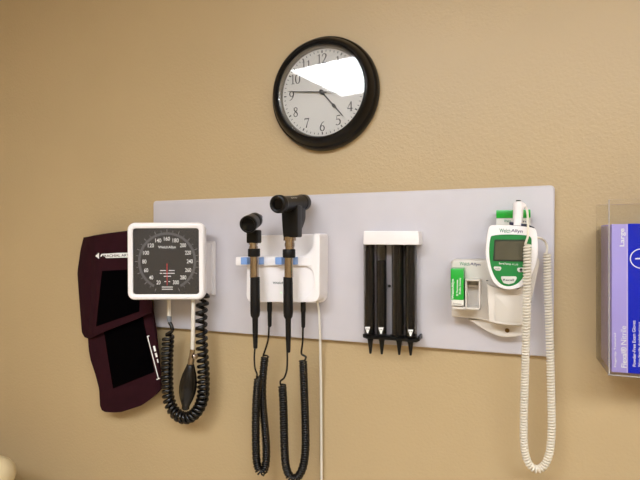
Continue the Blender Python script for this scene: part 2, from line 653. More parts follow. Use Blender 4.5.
for p, q in zip(rings[:-1], rings[1:]):
    for k in range(len(p)):
        t.faces.new((p[k], p[(k + 1) % len(p)], q[(k + 1) % len(p)], q[k]))
t.faces.new(rings[0])
t.faces.new(rings[-1])
bmesh.ops.recalc_face_normals(t, faces=t.faces)
gh.add(t)
gh.build('housing', WHITE, gauge, local=True)
ins = hw_ - 5.7 * gs
dial = MB().prism(rrect(-ins + .0005, -ins + .0005, ins - .0005, ins - .0005, .0065, 8), .0042, .0056).build('dial', DIAL, gauge, local=True)
q = ins / 33.8                                   # one photo pixel on the dial, in metres
dcx, dcz = 1.0 * q, -.2 * q


def ring_arc(mb, r1, r2, a0, a1, y, n=72):
    for i in range(n):
        a, b = math.radians(a0 + (a1 - a0) * i / n), math.radians(a0 + (a1 - a0) * (i + 1) / n)
        mb.poly([(dcx + r * math.cos(x), y, dcz + r * math.sin(x)) for r, x in ((r1, a), (r2, a), (r2, b), (r1, b))][::-1])


rg = MB()
ring_arc(rg, 27.2 * q, 29.8 * q, -62, 242, .0040)
rg.build('scale_ring', DIALRING, gauge, local=True)
tkm = MB()
for i in range(0, 29):
    a = math.radians(247.5 - i * 11.25)
    r1, r2, hwid = (30.0 * q, 33.0 * q, .22 * q) if i % 2 == 0 else (30.0 * q, 32.0 * q, .16 * q)
    c, s = math.cos(a), math.sin(a)
    tkm.poly([(dcx + r * c - w_ * s, .0039, dcz + r * s + w_ * c) for r, w_ in ((r1, hwid), (r1, -hwid), (r2, -hwid), (r2, hwid))])
tkm.build('scale_ticks', mat('light grey ink', (150, 150, 152), .6), gauge, local=True)
nb = MB()
for i in range(15):
    v = 20 + 20 * i
    a = math.radians(247.5 - i * 22.5)
    wd = (6.2 if v >= 100 else 4.2) * q
    nb.add(text_bm(str(v), (dcx + 23.2 * q * math.cos(a), .0039, dcz + 23.2 * q * math.sin(a)), X, Z, wd, 4.1 * q, .022))
nb.add(text_bm('WelchAllyn', (dcx, .0039, dcz + 14.2 * q), X, Z, 18 * q, 3.6 * q, .02))
for (zz, parts) in ((-9.3, ((-7.2, -1.2), (1.6, 7.6))), (-12.2, ((-7.6, -5), (-4, 7.6))), (-15.2, ((-3.6, 4),)), (-20.6, ((-3, -1), (1.2, 3))), (-26.2, ((-5.6, 5.6),)), (-28.4, ((-5.6, 5.6),))):
    for a, b in parts:
        nb.poly([(dcx + a * q, .0039, dcz + (zz - .42) * q), (dcx + b * q, .0039, dcz + (zz - .42) * q), (dcx + b * q, .0039, dcz + (zz + .42) * q), (dcx + a * q, .0039, dcz + (zz + .42) * q)])
nb.build('dial_lettering', WINK, gauge, local=True)
MB().prism([(dcx - .45 * q, dcz + 1.5 * q), (dcx + .45 * q, dcz + 1.5 * q), (dcx + .3 * q, dcz - 24.5 * q), (dcx - .3 * q, dcz - 24.5 * q)], .0026, .0032).build('needle', RED, gauge, local=True)
MB().lathe([(2.4 * q, 0), (2.4 * q, .0012), (1.6 * q, .0018), (0, .0018)], (dcx, .004, dcz), (0, -1, 0), 24).build('needle_hub', DIAL, gauge, local=True)
MB().prism(rrect(-ins + .0004, -ins + .0004, ins - .0004, ins - .0004, .0065, 8), .0012, .0018).build('lens', clear('gauge lens', (1, 1, 1), .8), gauge, local=True)
# swivel arm and wall bracket behind the dial
hole = Matrix.Rotation(-YAW, 3, 'Z')
arm = MB()
p0 = hole @ (Vector((at(184, 262, PD).x, -.040, g0.z)) - g0)
arm.tube([p0, Vector((0, .046, 0))], .016, 20)
arm.build('swivel_arm', SHELLG, gauge, local=True)
br = MB()
bx0, bx1 = at(172, 262, PD).x, at(212.0, 262, .022).x
bz0, bz1 = at(212, 294, .03).z, at(212, 243, .03).z
loc = [hole @ (Vector((x, y, z)) - g0) for x in (bx0, bx1) for y in (-.048, -PD - .0003) for z in (bz0, bz1)]
t = bmesh.new()
bmesh.ops.create_cube(t, size=1)
for v in t.verts:
    cc = Vector(((bx0 + bx1) / 2 + v.co.x * (bx1 - bx0), (-.048 - PD) / 2 + v.co.y * (.048 - PD - .0006), (bz0 + bz1) / 2 + v.co.z * (bz1 - bz0)))
    v.co = cc
bmesh.ops.bevel(t, geom=t.edges[:], offset=.003, segments=2, affect='EDGES')
t2 = bmesh.new()
bmesh.ops.create_cube(t2, size=1)
for v in t2.verts:
    v.co = Vector(((bx0 + bx1 + .009) / 2 + v.co.x * (bx1 - bx0 + .009), -PD - .004 + v.co.y * .007, (bz0 + bz1) / 2 + v.co.z * (bz1 - bz0 + .008)))
bmesh.ops.bevel(t2, geom=t2.edges[:], offset=.002, segments=2, affect='EDGES')
for tt in (t, t2):
    for v in tt.verts: v.co = hole @ (v.co - g0)
    br.add(tt)
br.build('wall_bracket', SHELLG, gauge, local=True)

# ------------------------------------------------------------------ cuff hanging behind the gauge
cp = at(115, 330, .05)
cuff = thing('blood_pressure_cuff', (cp.x, -.05, at(120, 412, .05).z), 'maroon cloth blood pressure cuff folded and hanging behind the square gauge', 'cuff')


def lerp_tab(tab, x):
    if x <= tab[0][0]: return tab[0][1]
    for (a, b), (c, d) in zip(tab[:-1], tab[1:]):
        if x <= c: return b + (d - b) * (x - a) / (c - a)
    return tab[-1][1]


def upd(px, py):                                 # distance of the upper flap's front from the wall
    return .066 + .004 * math.sin((px - 80) / 14) + .003 * math.sin((py - 230) / 26)


top_t = [(83, 237.5), (100, 235), (127, 231.3), (152, 229)]
bot_t = [(84, 337), (88, 339), (102.5, 332.5), (120, 325.5), (137, 319), (152, 312)]
NR = 22
left_t = [(0, 83.5), (.12, 80.5), (.35, 77.3), (.6, 79), (.85, 81), (.95, 81.6), (1, 84.5)]
uf = MB()
for lay in (0, 1):
    G = []
    for i in range(NR + 1):
        v = i / NR
        lx = lerp_tab(left_t, v)
        fx = lerp_tab([(0, 85.5), (.05, 88.5), (.12, 90.5), (.3, 91.6), (.6, 91.2), (.85, 89), (1, 88)], v)
        e = lx if lay == 0 else fx
        row = []
        for k in range(17):
            u = k / 16
            px = e + (151 - e) * u
            py = lerp_tab(top_t, px) + (lerp_tab(bot_t, px) - lerp_tab(top_t, px)) * v
            if lay == 0:
                d_ = .034 + .014 * (1 - math.exp(-(px - lx) / 4)) + (upd(px, py) - .052) * max(0, 1 - v * 9) * min(1, (px - lx) / 5)
            else:
                d_ = upd(px, py) - .008 * math.exp(-(px - fx) / 2.0)
            row.append(at(px, py, d_))
        G.append(row)
    uf.grid(G, .004)
uf.build('upper_flap', CLOTH, cuff, smooth=60)


def lowd(px, py):
    return .046 + .006 * math.sin((py - 320) / 24) + .004 * math.sin((px - 88) / 16)


l_t = [(300, 87.5), (340, 88), (350, 88.8), (359, 90.3), (373, 95), (388, 99), (398, 99.6), (406, 100), (410, 102)]
r_t = [(300, 150), (333, 155), (360, 157.5), (392, 161)]
low_bot = [(100, 409.5), (104, 412), (113, 412.6), (121, 412), (141.4, 405.5), (153, 397), (161, 389)]
G = []
for i in range(25):
    v = i / 24
    row = []
    for k in range(19):
        u = k / 18
        # bottom point for this column, then march up the column
        bx = 101 + (160.5 - 101) * u
        by = lerp_tab(low_bot, bx)
        py = 302 + (by - 302) * v
        ly = 302 + (409.5 - 302) * v
        ry = 302 + (389 - 302) * v
        px = lerp_tab(l_t, ly) * (1 - u) + lerp_tab(r_t, ry) * u
        row.append(at(px, py, lowd(px, py)))
    G.append(row)
MB().grid(G, .009).build('lower_flap', CLOTH, cuff, smooth=60)


def patch(quad, dfun, lift, n=10):
    G = []
    for i in range(n + 1):
        v = i / n
        row = []
        for k in range(n + 1):
            u = k / n
            px = (quad[0][0] * (1 - u) + quad[1][0] * u) * (1 - v) + (quad[3][0] * (1 - u) + quad[2][0] * u) * v
            py = (quad[0][1] * (1 - u) + quad[1][1] * u) * (1 - v) + (quad[3][1] * (1 - u) + quad[2][1] * u) * v
            row.append(at(px, py, dfun(px, py) + lift))
        G.append(row)
    return MB().grid(G, .0016)


tag(patch([(102, 271), (140, 269), (139, 311.5), (96, 326.5)], upd, .0014).build('velcro_patch', VELCRO, cuff, smooth=60), 'upper black velcro patch')
tag(patch([(102, 320), (141, 310), (154, 372), (113, 388.5)], lowd, .0014).build('velcro_patch', VELCRO, cuff, smooth=60), 'lower black velcro patch')
pill = MB()
L = [(101.5, 253.9), (118, 252.9), (131, 252.6), (131, 257.4), (118, 257.7), (101.5, 258.2), (100.3, 256)]
pill.prism([(at(x, y, upd(x, y)).x, at(x, y, upd(x, y)).z) for x, y in L], -upd(115, 255) - .0016, -upd(115, 255) + .002)
pill.prism([(at(x, y, upd(x, y)).x, at(x, y, upd(x, y)).z) for x, y in ((99, 253), (99, 258.6), (95.8, 255.9))], -upd(97, 255) - .0016, -upd(97, 255) + .002)
lab = pill.build('artery_label', WINK, cuff)
lt = MB()
text_px(lt, 'BRACHIAL ARTERY', (102.5, 256.1), (136, 254.9), 2.6, upd(115, 255) + .0017, .02)
lt.build('label_lettering', INK, lab)
mk = MB()


def mline(a, b, wpx):
    a, b = Vector(a), Vector(b)
    n = Vector((-(b - a).y, (b - a).x)).normalized() * wpx / 2
    c = [a + n, b + n, b - n, a - n]
    for dz in (0,):
        mk.poly([at(p.x, p.y, lowd(p.x, p.y) + .0008) for p in c])


for k in range(6):
    a = Vector((147.4, 336.5)).lerp(Vector((158.6, 379)), k / 6)
    b = Vector((147.4, 336.5)).lerp(Vector((158.6, 379)), (k + 1) / 6)
    mline(a, b, .9)
mline((145.6, 337.2), (149.2, 335.8), .9)
mline((156.4, 379.6), (160, 378.2), .9)
for k, (w1, w2) in enumerate(((.5, 1.9), (2.3, 3.4), (3.9, 4.8))):
    a = Vector((153.4, 344)) + Vector((.25, .97)) * w1 * 4
    b = Vector((153.4, 344)) + Vector((.25, .97)) * w2 * 4
    mline(a, b, 2.0 if k != 2 else 1.2)
mk.build('range_marks', WINK, cuff)

# ------------------------------------------------------------------ coiled hose of the gauge, inflation bulb
HD = .055
hose = thing('coiled_hose', at(186, 420, HD), 'thick black coiled air hose looping below the square gauge', 'hose')
path = [at(x, y, d) for x, y, d in ((168.6, 333, HD), (168, 343, HD), (167.4, 354, HD), (167.2, 378, HD), (168.6, 398, HD), (174.5, 412, HD), (185, 418, HD),
                                   (195.5, 413, HD), (202.4, 399, HD), (203.6, 378, HD), (202.4, 354, HD), (201.4, 333, HD), (201.4, 312, HD), (203.5, 300, .05), (206.5, 292, .042))]
sp = 1 / 409 * .98 / .98
hx = helix(path, .0110, lambda u: .0118 if u < .62 else .0118 + .0062 * min(1, (u - .62) / .25), per=12)
lead = smooth_path([at(169.3, 322, HD), at(171.5, 326, HD), at(172, 331, HD), hx[5]], .003)
MB().tube(lead[:-1] + hx[5:], .0047, 8).build('coil', RUBBER, hose, smooth=70)
MB().tube([at(169, 295, HD), at(169, 308, HD), at(169.2, 319, HD)], .0052, 12).build('tube', TUBEW, hose)
MB().lathe([(.0035, -.010), (.0058, -.008), (.0058, .004), (.0042, .008), (.0042, .012)], at(169.2, 319, HD), (at(169.8, 325, HD) - at(169.2, 319, HD)), 16).build('connector', CONN, hose)

BD = .078
bulb = thing('inflation_bulb', at(186.5, 409, BD), 'black rubber inflation bulb with chrome valve hanging on a white tube', 'bulb')
bt, bb = at(190.8, 363.5, BD), at(185.4, 409.5, BD)
ln = (bb - bt).length
pf = [(.0, 0), (.007, .001), (.0085, .004), (.011, .012), (.0155, .026), (.0188, .043), (.0196, .056), (.0185, .070), (.0150, .084), (.0105, .096), (.0085, .101), (.0085, .108), (.0060, .110), (0, .110)]
MB().lathe([(r * 1.06, h * ln / .110) for r, h in pf], bt, bb - bt, 32).build('bulb_body', RUBBER, bulb, smooth=60)
vt = at(192.6, 350, BD)
vv = MB().lathe([(0, -.002), (.0052, -.002), (.0062, .002), (.0062, .020), (.0075, .022), (.0075, ln * .315), (0, ln * .315)], vt, bt - vt, 20)
vv.lathe([(.003, 0), (.003, .007), (.0062, .008), (.0062, .016), (.004, .018), (0, .018)], at(193, 356, BD), (.8, -.5, .1), 16)
vv.build('valve', CHROME, bulb)
MB().tube(smooth_path([at(193.2, 294, BD - .012), at(193.2, 315, BD - .002), at(192.9, 335, BD), vt], .01), .0049, 12).build('tube', TUBEW, bulb)

# ------------------------------------------------------------------ wall transformer that cradles the two instruments
TF = .072
tx = at(288, 304, PD)
xf = thing('wall_transformer', (tx.x, -PD, tx.z), 'white wall transformer cradle holding two handled instruments, blue clips on its shelf', 'transformer')
pr_ = lambda L, d: pxs(L, d)
body = MB()
body.prism(round_poly(pr_([(247, 302.6), (325.5, 303.2), (326.2, 233.6), (251, 235.5)], .030), [.012, .020, .012, .010], 7), -.030, -PD - .0003, .005, 4)
arc = lambda cx, cz, ex, ez, n=8: [(ex + (cx - ex) * math.sin(PI / 2 * k / n), ez + (cz - ez) * math.cos(PI / 2 * k / n)) for k in range(n + 1)]
cheek = pr_([(301, 302), (319.4, 302.2), (319.8, 233.4), (313.6, 233.6)] + arc(313.8, 257.4, 298, 240)[::-1] + [(298, 266)] + arc(313.6, 265.2, 303, 277) + [(313.4, 290)], TF)
m_c = len(cheek)
body.prism(round_poly(cheek, [.004, .020, .010, .003] + [0] * (m_c - 5) + [.012], 7), -TF, -.022, .0028, 3)
body.prism(round_poly(pr_([(246, 302), (318, 302.2), (317, 262), (247, 262)], TF - .007), [.020, .018, .002, .003], 7), -TF + .007, -.018, .006, 4)
body.prism(round_poly(pr_([(235.2, 265.6), (312, 266.2), (312, 257), (235.2, 257)], TF + .002), [.003, .003, .003, .003]), -TF - .001, -.028, .003, 3)

body.build('body', WHITE, xf)
lg = MB()
text_px(lg, 'WelchAllyn', (272.8, 283.2), (293, 283.2), 3.1, TF - .0066, .012)
lg.build('logo', mat('dark green ink', (40, 70, 62), .5), xf)
MB().lathe([(0.0014, 0), (.0014, .0012), (0, .0016)], at(281.2, 292.5, TF - .0072), AX, 12).build('pilot_light', LED, xf)
CLD = .094
for (cxl, cxr) in ((249.9, 258.6), (284.2, 292.9)):
    yb = -TF + .002
    cl = MB()
    a, b = at(cxl - 8.5, 257.2, CLD - .008), at(cxl - 1.8, 264.6, CLD - .008)
    cl.box((a.x, -CLD + .004, b.z), (b.x, yb, a.z), .0016, 2)
    cl.build('clip', BLUE, xf)
    cl = MB()
    a, b = at(cxr + .2, 257.2, CLD - .008), at(cxr + 2.6, 264.6, CLD - .008)
    cl.box((a.x, -CLD + .004, b.z), (b.x, yb, a.z), .0012, 2)
    cl.build('clip', BLUE, xf)

# ------------------------------------------------------------------ the two instruments
ID = .098                                        # handle axis, distance from wall


def vlathe(cx, segs, d=ID):
    """vertical turned part: segs of (photo y, half-width px) measured at distance d"""
    mb = MB()
    P = []
    o = at(cx, segs[0][0], d)
    for y, hwx in segs:
        p = at(cx, y, d)
        r = (at(cx + hwx, y, d) - at(cx - hwx, y, d)).length / 2 * .93
        P.append((r, o.z - p.z))
    return mb.lathe(P, o, (0, 0, -1), 28)


# small instrument (left)
ob = at(254.8, 348, ID)
oto = thing('otoscope', ob, 'smaller black otoscope with round viewing lens, left one in the white cradle', 'otoscope')
fc, bc = at(247.6, 224.8, .140), at(259.3, 217.4, .072)
ax = bc - fc
hl = ax.length
hd = MB().lathe([(.0150, .003), (.0150, .0015), (.0165, 0), (.0182, 0), (.0190, .002), (.0190, .010), (.0178, .012), (.0174, .028), (.0164, .030), (.0164, .032), (.0172, .034), (.0168, .046), (.0150, .050), (.0110, .060), (.0055, hl + .006), (0, hl + .006)], fc, ax, 40)
hd.build('head', BLACK, oto)
MB().lathe([(0, .004), (.0148, .004), (.0148, .0022), (0, .0012)], fc, ax, 32).build('lens', mat('dark lens', (5, 5, 7), .1, spec=.25), oto)
nk = MB()
a, b = at(248.3, 230, ID), at(259.4, 243.2, ID)
nk.box((a.x, -ID - .010, b.z), (b.x, -ID + .012, a.z), .003, 3)
nk.build('neck', BLACK, oto)
vlathe(253.4, [(242.8, 4.5), (244.4, 4.5), (244.5, 3.8), (246.2, 3.8), (246.3, 4.3), (249.5, 4.3)]).build('collar', CHROME, oto)
vlathe(254.0, [(248.6, 5.4), (249, 5.8), (256, 5.8), (256.6, 5.4)]).build('lock_ring', SOFTBLK, oto)
vlathe(254.3, [(256.4, 4.2), (277.2, 4.3)]).build('battery_tube', CHROME, oto)
vlathe(255.0, [(276.8, 4.0), (277.2, 4.5), (296, 4.6), (312, 4.6), (315.5, 4.3), (317.5, 3.2), (318.2, 2.8), (333, 2.6), (348, 2.0), (348.6, 1.2)]).build('grip', SOFTBLK, oto)

# large instrument (right)
ob = at(287, 352, ID)
oph = thing('ophthalmoscope', ob, 'larger black ophthalmoscope with a thick barrel head, right one in the white cradle', 'ophthalmoscope')
fc, bc = at(277.0, 204.2, .165), at(304.6, 202.4, .045)
ax = bc - fc
hl = ax.length
hd = MB().lathe([(.0105, .006), (.0120, .001), (.0150, 0), (.0178, .001), (.0188, .004), (.0188, .013), (.0172, .015), (.0160, .022), (.0158, .060), (.0164, .085), (.0170, hl - .018), (.0180, hl - .017), (.0180, hl - .003), (.0160, hl), (0, hl)], fc, ax, 40)
hd.build('head', BLACK, oph)
MB().lathe([(0, .007), (.0106, .007), (.0102, .0055), (0, .0050)], fc, ax, 32).build('lens', MATS['dark lens'], oph)
hdm = MB()
bp_ = [(281.6, 204), (304.5, 204), (304, 222), (299.5, 229), (298.4, 237.6), (282.6, 237.6), (281.9, 222)]
ol = round_poly(pr_([(281.4, 205), (297.8, 205), (297.6, 237.4), (283.2, 237.4), (282, 222)], ID + .012), [.002, .002, .004, .004, .01], 4)
hdm.prism(ol, -ID - .013, -ID + .012, .005, 4, back=True)
ol2 = round_poly(pr_([(287, 205), (301, 205), (301, 219), (297.5, 229), (291, 232)], ID - .012), [.002, .002, .006, .006, .004], 4)
hdm.prism(ol2, -ID + .004, -ID + .038, .004, 3, back=True)
hdm.build('neck', BLACK, oph)
vlathe(289.7, [(236.8, 6.3), (240.6, 6.2), (240.7, 4.6), (243, 4.6), (243.1, 5.0), (246.5, 5.0), (246.6, 4.5), (250, 4.5)]).build('collar', CHROME, oph)
vlathe(289.0, [(249.2, 5.8), (249.8, 6.2), (257, 6.2), (257.6, 5.8)]).build('lock_ring', SOFTBLK, oph)
vlathe(288.7, [(257.2, 4.3), (277.2, 4.4)]).build('battery_tube', CHROME, oph)
vlathe(288.0, [(276.8, 4.1), (277.2, 4.6), (298, 4.7), (313, 4.7), (316.5, 4.4), (318.5, 3.2), (319.2, 2.8), (336, 2.6), (352, 2.0), (352.6, 1.2)]).build('grip', SOFTBLK, oph)
lo = MB()
for k in range(1):
    cpt = fc + ax * .42
    upv = (Vector((0, 0, 1)) - ax.normalized() * ax.normalized().z).normalized()
    side = (-ax.normalized()).cross(upv)
    nrm = (CAM - cpt).normalized()
    nrm = (nrm - ax.normalized() * nrm.dot(ax.normalized())).normalized()
    nrm = (nrm * .75 + upv * .66).normalized()
    lo.add(text_bm('WelchAllyn', cpt + nrm * .0162, ax.normalized(), nrm.cross(ax.normalized()), .026, .0034, .02))
lo.build('lettering', WINK, oph)


def coiled(parent, lead1, coilp, lead2, plug, R, rw, pitch):
    hx = helix(coilp, R, pitch, per=9)
    full = smooth_path(lead1 + [hx[3]], .002)[:-1] + hx[3:-3] + smooth_path([hx[-4]] + lead2, .002)[1:]
    t = MB().tube(full, rw, 6).build('coiled_cord', RUBBER, parent, smooth=70)
    if plug:
        (x, y0, y1, d) = plug
        o = at(x, y0, d)
        ln = o.z - at(x, y1, d).z
        MB().lathe([(.0058, 0), (.0058, ln * .35), (.0050, ln * .4), (.0044, ln * .95), (.0024, ln)], o, (0, 0, -1), 16).build('plug', SOFTBLK, t)
    return t


PDp = .050
coiled(oto,
       [at(254.9, 348, ID), at(254.3, 358, ID - .004), at(255, 368, ID - .01), at(257, 374, ID - .016)],
       [at(x, y, d) for x, y, d in ((258.3, 377, .078), (257, 392, .074), (256, 409, .070), (255.8, 440, .066), (256.8, 462, .064), (260.5, 472, .062), (265, 468, .058), (266.4, 452, .054), (265.6, 435, .050), (263.2, 409, .048), (262.4, 389, .048), (263.6, 369, .048), (265.2, 355, .048))],
       [at(264.5, 352, .049), at(266.5, 346, PDp), at(268.4, 338, PDp), at(269, 326, PDp)], (269.6, 302, 327, PDp), .0079, .0022, .0052)
coiled(oph,
       [at(287.2, 352, ID), at(287.3, 362, ID - .004), at(286.6, 371, ID - .01), at(284, 378, ID - .014), at(280.5, 381, ID - .018)],
       [at(x, y, d) for x, y, d in ((282.2, 384, .078), (283.2, 400, .076), (283.8, 417, .074), (284.6, 448, .070), (286.2, 467, .066), (291, 477.5, .062), (297.5, 477, .059), (303, 467, .056), (305.4, 450, .054), (305.4, 428, .052), (304.6, 400, .050), (303.6, 375, .050), (303, 359, .050))],
       [at(306, 357, PDp), at(303.6, 355.4, PDp), at(301.4, 353, PDp), at(302.6, 342, PDp), at(303, 326, PDp)], (303.2, 302, 328, PDp), .0079, .0022, .0052)

pc = MB().tube(smooth_path([at(316.5, 299, .030), at(318.8, 310, .028), at(319.6, 325, .026), at(320.3, 350, .020), at(321, 390, .012), at(321.3, 430, .010), at(321.5, 480, .010), at(322, 560, .010), at(322, 700, .010)], .012), .0029, 8).build('power_cord', TUBEW, xf)

# ------------------------------------------------------------------ ear specula dispenser
SD = .050
db = at(391, 340, PD)
disp = thing('specula_dispenser', (db.x, -PD, db.z), 'ear specula dispenser with white cap and four clear tubes', 'dispenser')
CAPF = .060
MB().prism(round_poly(pxs([(363, 244.6), (419.3, 245.0), (418.6, 231), (363.6, 231)], CAPF), .003), -CAPF, -PD - .0003, .004, 3).build('cap', WHITE, disp)
bp = MB().prism(round_poly(pxs([(364.5, 337), (416.5, 339), (416.5, 240), (364.5, 240)], PD + .004), .002), -PD - .003, -PD - .0003)
bp.build('back_plate', TUBECL, disp)
cols = [(369.4, 337.0, 245, 5.5), (381.6, 337.4, 260.5, 5.0), (397.8, 338.6, 245, 6.0), (411.0, 339.4, 245, 5.8)]
names = ['first tube from the left', 'second tube from the left, its column lower than the others', 'third tube from the left, beside the screw gap', 'rightmost tube of the dispenser']
tips = [370.4, 381.8, 399.2, 410.6]
for i, (cx, yb, yt, hwx) in enumerate(cols):
    o = at(cx, 244, SD - .011)
    r = (at(cx + hwx, 290, SD) - at(cx - hwx, 290, SD)).length / 2
    zt = at(cx, 243.5, SD).z
    zb = at(cx, yb, SD).z
    yc = -PD - .005 - r - .0006
    xc = at(cx, 290, -yc).x
    tb = MB()
    t = bmesh.new()
    n = 28
    rings = [[t.verts.new((xc + rr * math.cos(a), yc + rr * math.sin(a), z)) for a in [2 * PI * k / n for k in range(n)]] for rr, z in ((r + .0006, zb + .002), (r + .0006, zt), (r, zt), (r, zb + .002))]
    for p, qq in zip(rings, rings[1:] + rings[:1]):
        for k in range(n):
            t.faces.new((p[k], p[(k + 1) % n], qq[(k + 1) % n], qq[k]))
    bmesh.ops.recalc_face_normals(t, faces=t.faces)
    tb.add(t)
    tube = tb.build('tube', TUBECL, disp)
    if i != 2:
        ly = {0: (367.6, 330.2), 1: (381.0, 330.8), 3: (410.6, 333.0)}[i]
        dl = -yc + r + .0009
        lb = MB().prism(round_poly(pxs([(ly[0] - 2.7, ly[1] - 3.4), (ly[0] + 2.7, ly[1] - 3.4), (ly[0] + .5, ly[1] + 3.2), (ly[0] - .5, ly[1] + 3.2)], dl), .0008), -dl - .0006, -dl + .0002)
        lb = lb.build('size_label', WINK, tube)
        dd = MB()
        for s_ in (-.9, .7):
            c = at(ly[0] + s_, ly[1] - 1.2, dl + .0007)
            dd.box((c.x - .0009, c.y - .0001, c.z - .0008), (c.x + .0009, c.y, c.z + .0008))
        dd.build('label_print', INK, lb)
    # column of nested specula inside the tube
    st = MB()
    zs = at(cx, yt, SD).z if yt > 246 else zt - .002
    P = []
    nz = 9
    for k in range(n * 2):
        a = 2 * PI * k / (n * 2)
        P.append((a, r * (.90 if (k // 2) % 2 == 0 else .84)))
    t = bmesh.new()
    layers = int((zs - zb - .004) / .0036)
    R_ = []
    for j in range(layers):
        z0 = zb + .004 + (zs - zb - .004) * j / layers
        z1 = zb + .004 + (zs - zb - .004) * (j + .78) / layers
        for z, kk in ((z0, .97), (z1, 1.0)):
            R_.append([t.verts.new((xc + rr * kk * math.cos(a), yc + rr * kk * math.sin(a), z)) for a, rr in P])
    for p, qq in zip(R_[:-1], R_[1:]):
        for k in range(len(P)):
            t.faces.new((p[k], p[(k + 1) % len(P)], qq[(k + 1) % len(P)], qq[k]))
    t.faces.new(R_[0])
    t.faces.new(R_[-1])
    bmesh.ops.recalc_face_normals(t, faces=t.faces)
    st.add(t)
    so = st.build('specula_stack', SPEC, smooth=25)
    tag(so, 'black ear specula nested in the ' + names[i], 'ear specula', 'nested specula columns', 'stuff')
    # lowest speculum poking out below
    ty = 353.6 + i * .6
    o = at(tips[i], yb + 2.2, -yc)
    o.y = yc
    ln = o.z - at(tips[i], ty, -yc).z
    sp_ = MB().lathe([(.0050, -.002), (.0068, 0), (.0056, ln * .12), (.0042, ln * .5), (.0026, ln * .96), (.0020, ln), (.0012, ln), (.0016, ln * .9), (.0036, ln * .3), (.004, -.002)], o, (0, 0, -1), 20, closed=True)
    so = sp_.build('ear_speculum', BLACK)
    tag(so, 'black speculum tip poking out below the ' + ['first dispenser tube from the left', 'second dispenser tube from the left', 'third dispenser tube from the left', 'rightmost dispenser tube'][i], 'ear speculum', 'speculum tips')
ep = MB()
eo = [(362.6, 334.2), (364.5, 334), (366, 337), (374, 337.2), (376.5, 336), (379, 337.4), (386, 337.6), (389, 336.5), (392, 338), (403, 339), (405, 337.6), (407, 339.4), (416, 339.8), (417.4, 336.6), (419.6, 337),
      (419.8, 340.8), (416, 342.4), (404.5, 341.6), (390, 340.2), (366, 338.8), (362.8, 337.4)]
ep.prism(round_poly(pxs(eo, SD + .004), .0006, 2), -SD - .004, -PD - .004, .001, 1)
ep.build('tip_plate', BLACK, disp)
MB().lathe([(.0032, 0), (.0032, .002), (.0022, .0030), (0, .0030)], at(389.5, 286, PD + .003), AX, 20).build('screw', BLACK, disp)

# ------------------------------------------------------------------ thermometer and its wall mount
MD = .052
mo = at(496, 337, PD)
mount = thing('thermometer_mount', (mo.x, -PD, mo.z), 'ivory wall mount holding the green-faced thermometer and probe cover boxes', 'wall mount')
ml = cr2([(451.2, 317.2), (466, 318.2), (482, 320.6), (500, 324.6), (514, 326.0), (524, 325.2)], 5)
outl = pxs(ml + [(529.5, 318), (529.6, 288), (538.5, 262), (537.5, 257.5), (526, 257.5), (487, 259.2), (453.6, 259.6), (451.0, 261.6)], MD)
mb = MB().prism(outl, -MD, -PD - .0003, .005, 3)
# raised pocket front under the unit
pk = pxs(cr2([(487, 283.5), (492, 286), (500, 288.3), (510, 289), (520, 288), (528.5, 283)], 4) + [(528.5, 318)] + cr2([(524, 324.4), (514, 325), (500, 323.6), (489, 321)], 4), MD + .014)
mb.prism(pk, -MD - .020, -MD + .006, .006, 4)
# right cheek beside the unit
mb.prism(round_poly(pxs([(529, 312), (533.5, 290), (539.6, 261.5), (538, 257.8), (534, 258), (530, 285), (526, 300)], MD + .01), .003), -MD - .014, -MD + .004, .003, 2)
mb.build('bracket', OFFW, mount)
lp = pxs(cr2([(468, 319.5), (477, 325), (488, 331.6), (497, 335.6), (505, 337), (514, 337.2)], 5) + [(521.5, 335.6), (523.6, 331), (524, 322)], .042)
MB().prism(lp, -.042, -PD - .0003, .005, 3).build('lower_lip', OFFW, mount)
pn = MB()
ro = rrect(0, 0, 1, 1, .08)
a, b = at(494.8, 321, MD + .02), at(521.5, 294.5, MD + .02)
pn.prism(rrect(a.x, a.z, b.x, b.z, .004), -MD - .0212, -MD - .019, .0008, 2)
pn.build('pocket_panel', mat('pale ivory plastic', (216, 209, 199), .45), mount)
lk = at(507.2, 330.4, .042)
MB().lathe([(.0042, 0), (.0042, .0014), (.0032, .0018), (.0028, .0010), (0, .0010)], lk, AX, 24).build('lock', BRASS, mount)
# two-bay box holder
BDp = .086
x0, x1, xm = at(452.3, 300, BDp).x, at(480.2, 300, BDp).x, at(465.2, 300, BDp).x
z0 = at(470, 309.6, BDp).z
z1 = at(470, 279.8, BDp).z
tk_ = .0028
bh = MB()
bh.box((xm, -BDp, z0), (xm + tk_, -MD + .001, z1), .0006, 1)
bh.box((x1 - tk_, -BDp, z0), (x1, -MD + .001, z1), .0006, 1)
bh.box((xm, -BDp, z0), (x1, -MD + .001, z0 + tk_ * 1.4), .0006, 1)
bh.box((xm, -BDp, z1 - tk_ * .8), (x1, -MD + .001, z1 + tk_ * .2), .0006, 1)
bh.box((xm + .001, -MD - .010, z1 - .016), (x1 - .001, -MD + .001, z1 - .012))
zl = at(458, 309.5, BDp).z
bh.box((x0, -BDp, zl), (xm + .001, -MD + .001, at(458, 306.6, BDp).z), .001, 1)
bh.box((x0, -BDp + .012, zl), (x0 + tk_, -MD + .001, at(458, 285, BDp).z), .001, 1)
bh.build('box_holder', OFFW, mount)
lg = MB()
text_px(lg, 'Welch', (459.6, 263.6), (469.6, 264.2), 3.4, MD, .01)
lg.build('logo', GREENINK, mount)
lg = MB()
text_px(lg, 'Allyn', (470.2, 264.2), (480.4, 264.9), 3.6, MD, .03)
lg.build('logo', NAVY, mount)
MB().box(at(487.2, 280.6, MD) + Vector((-.002, -.0012, -.0008)), at(487.2, 280.6, MD) + Vector((.002, .001, .0008)), .0004, 1).build('latch', INK, mount)

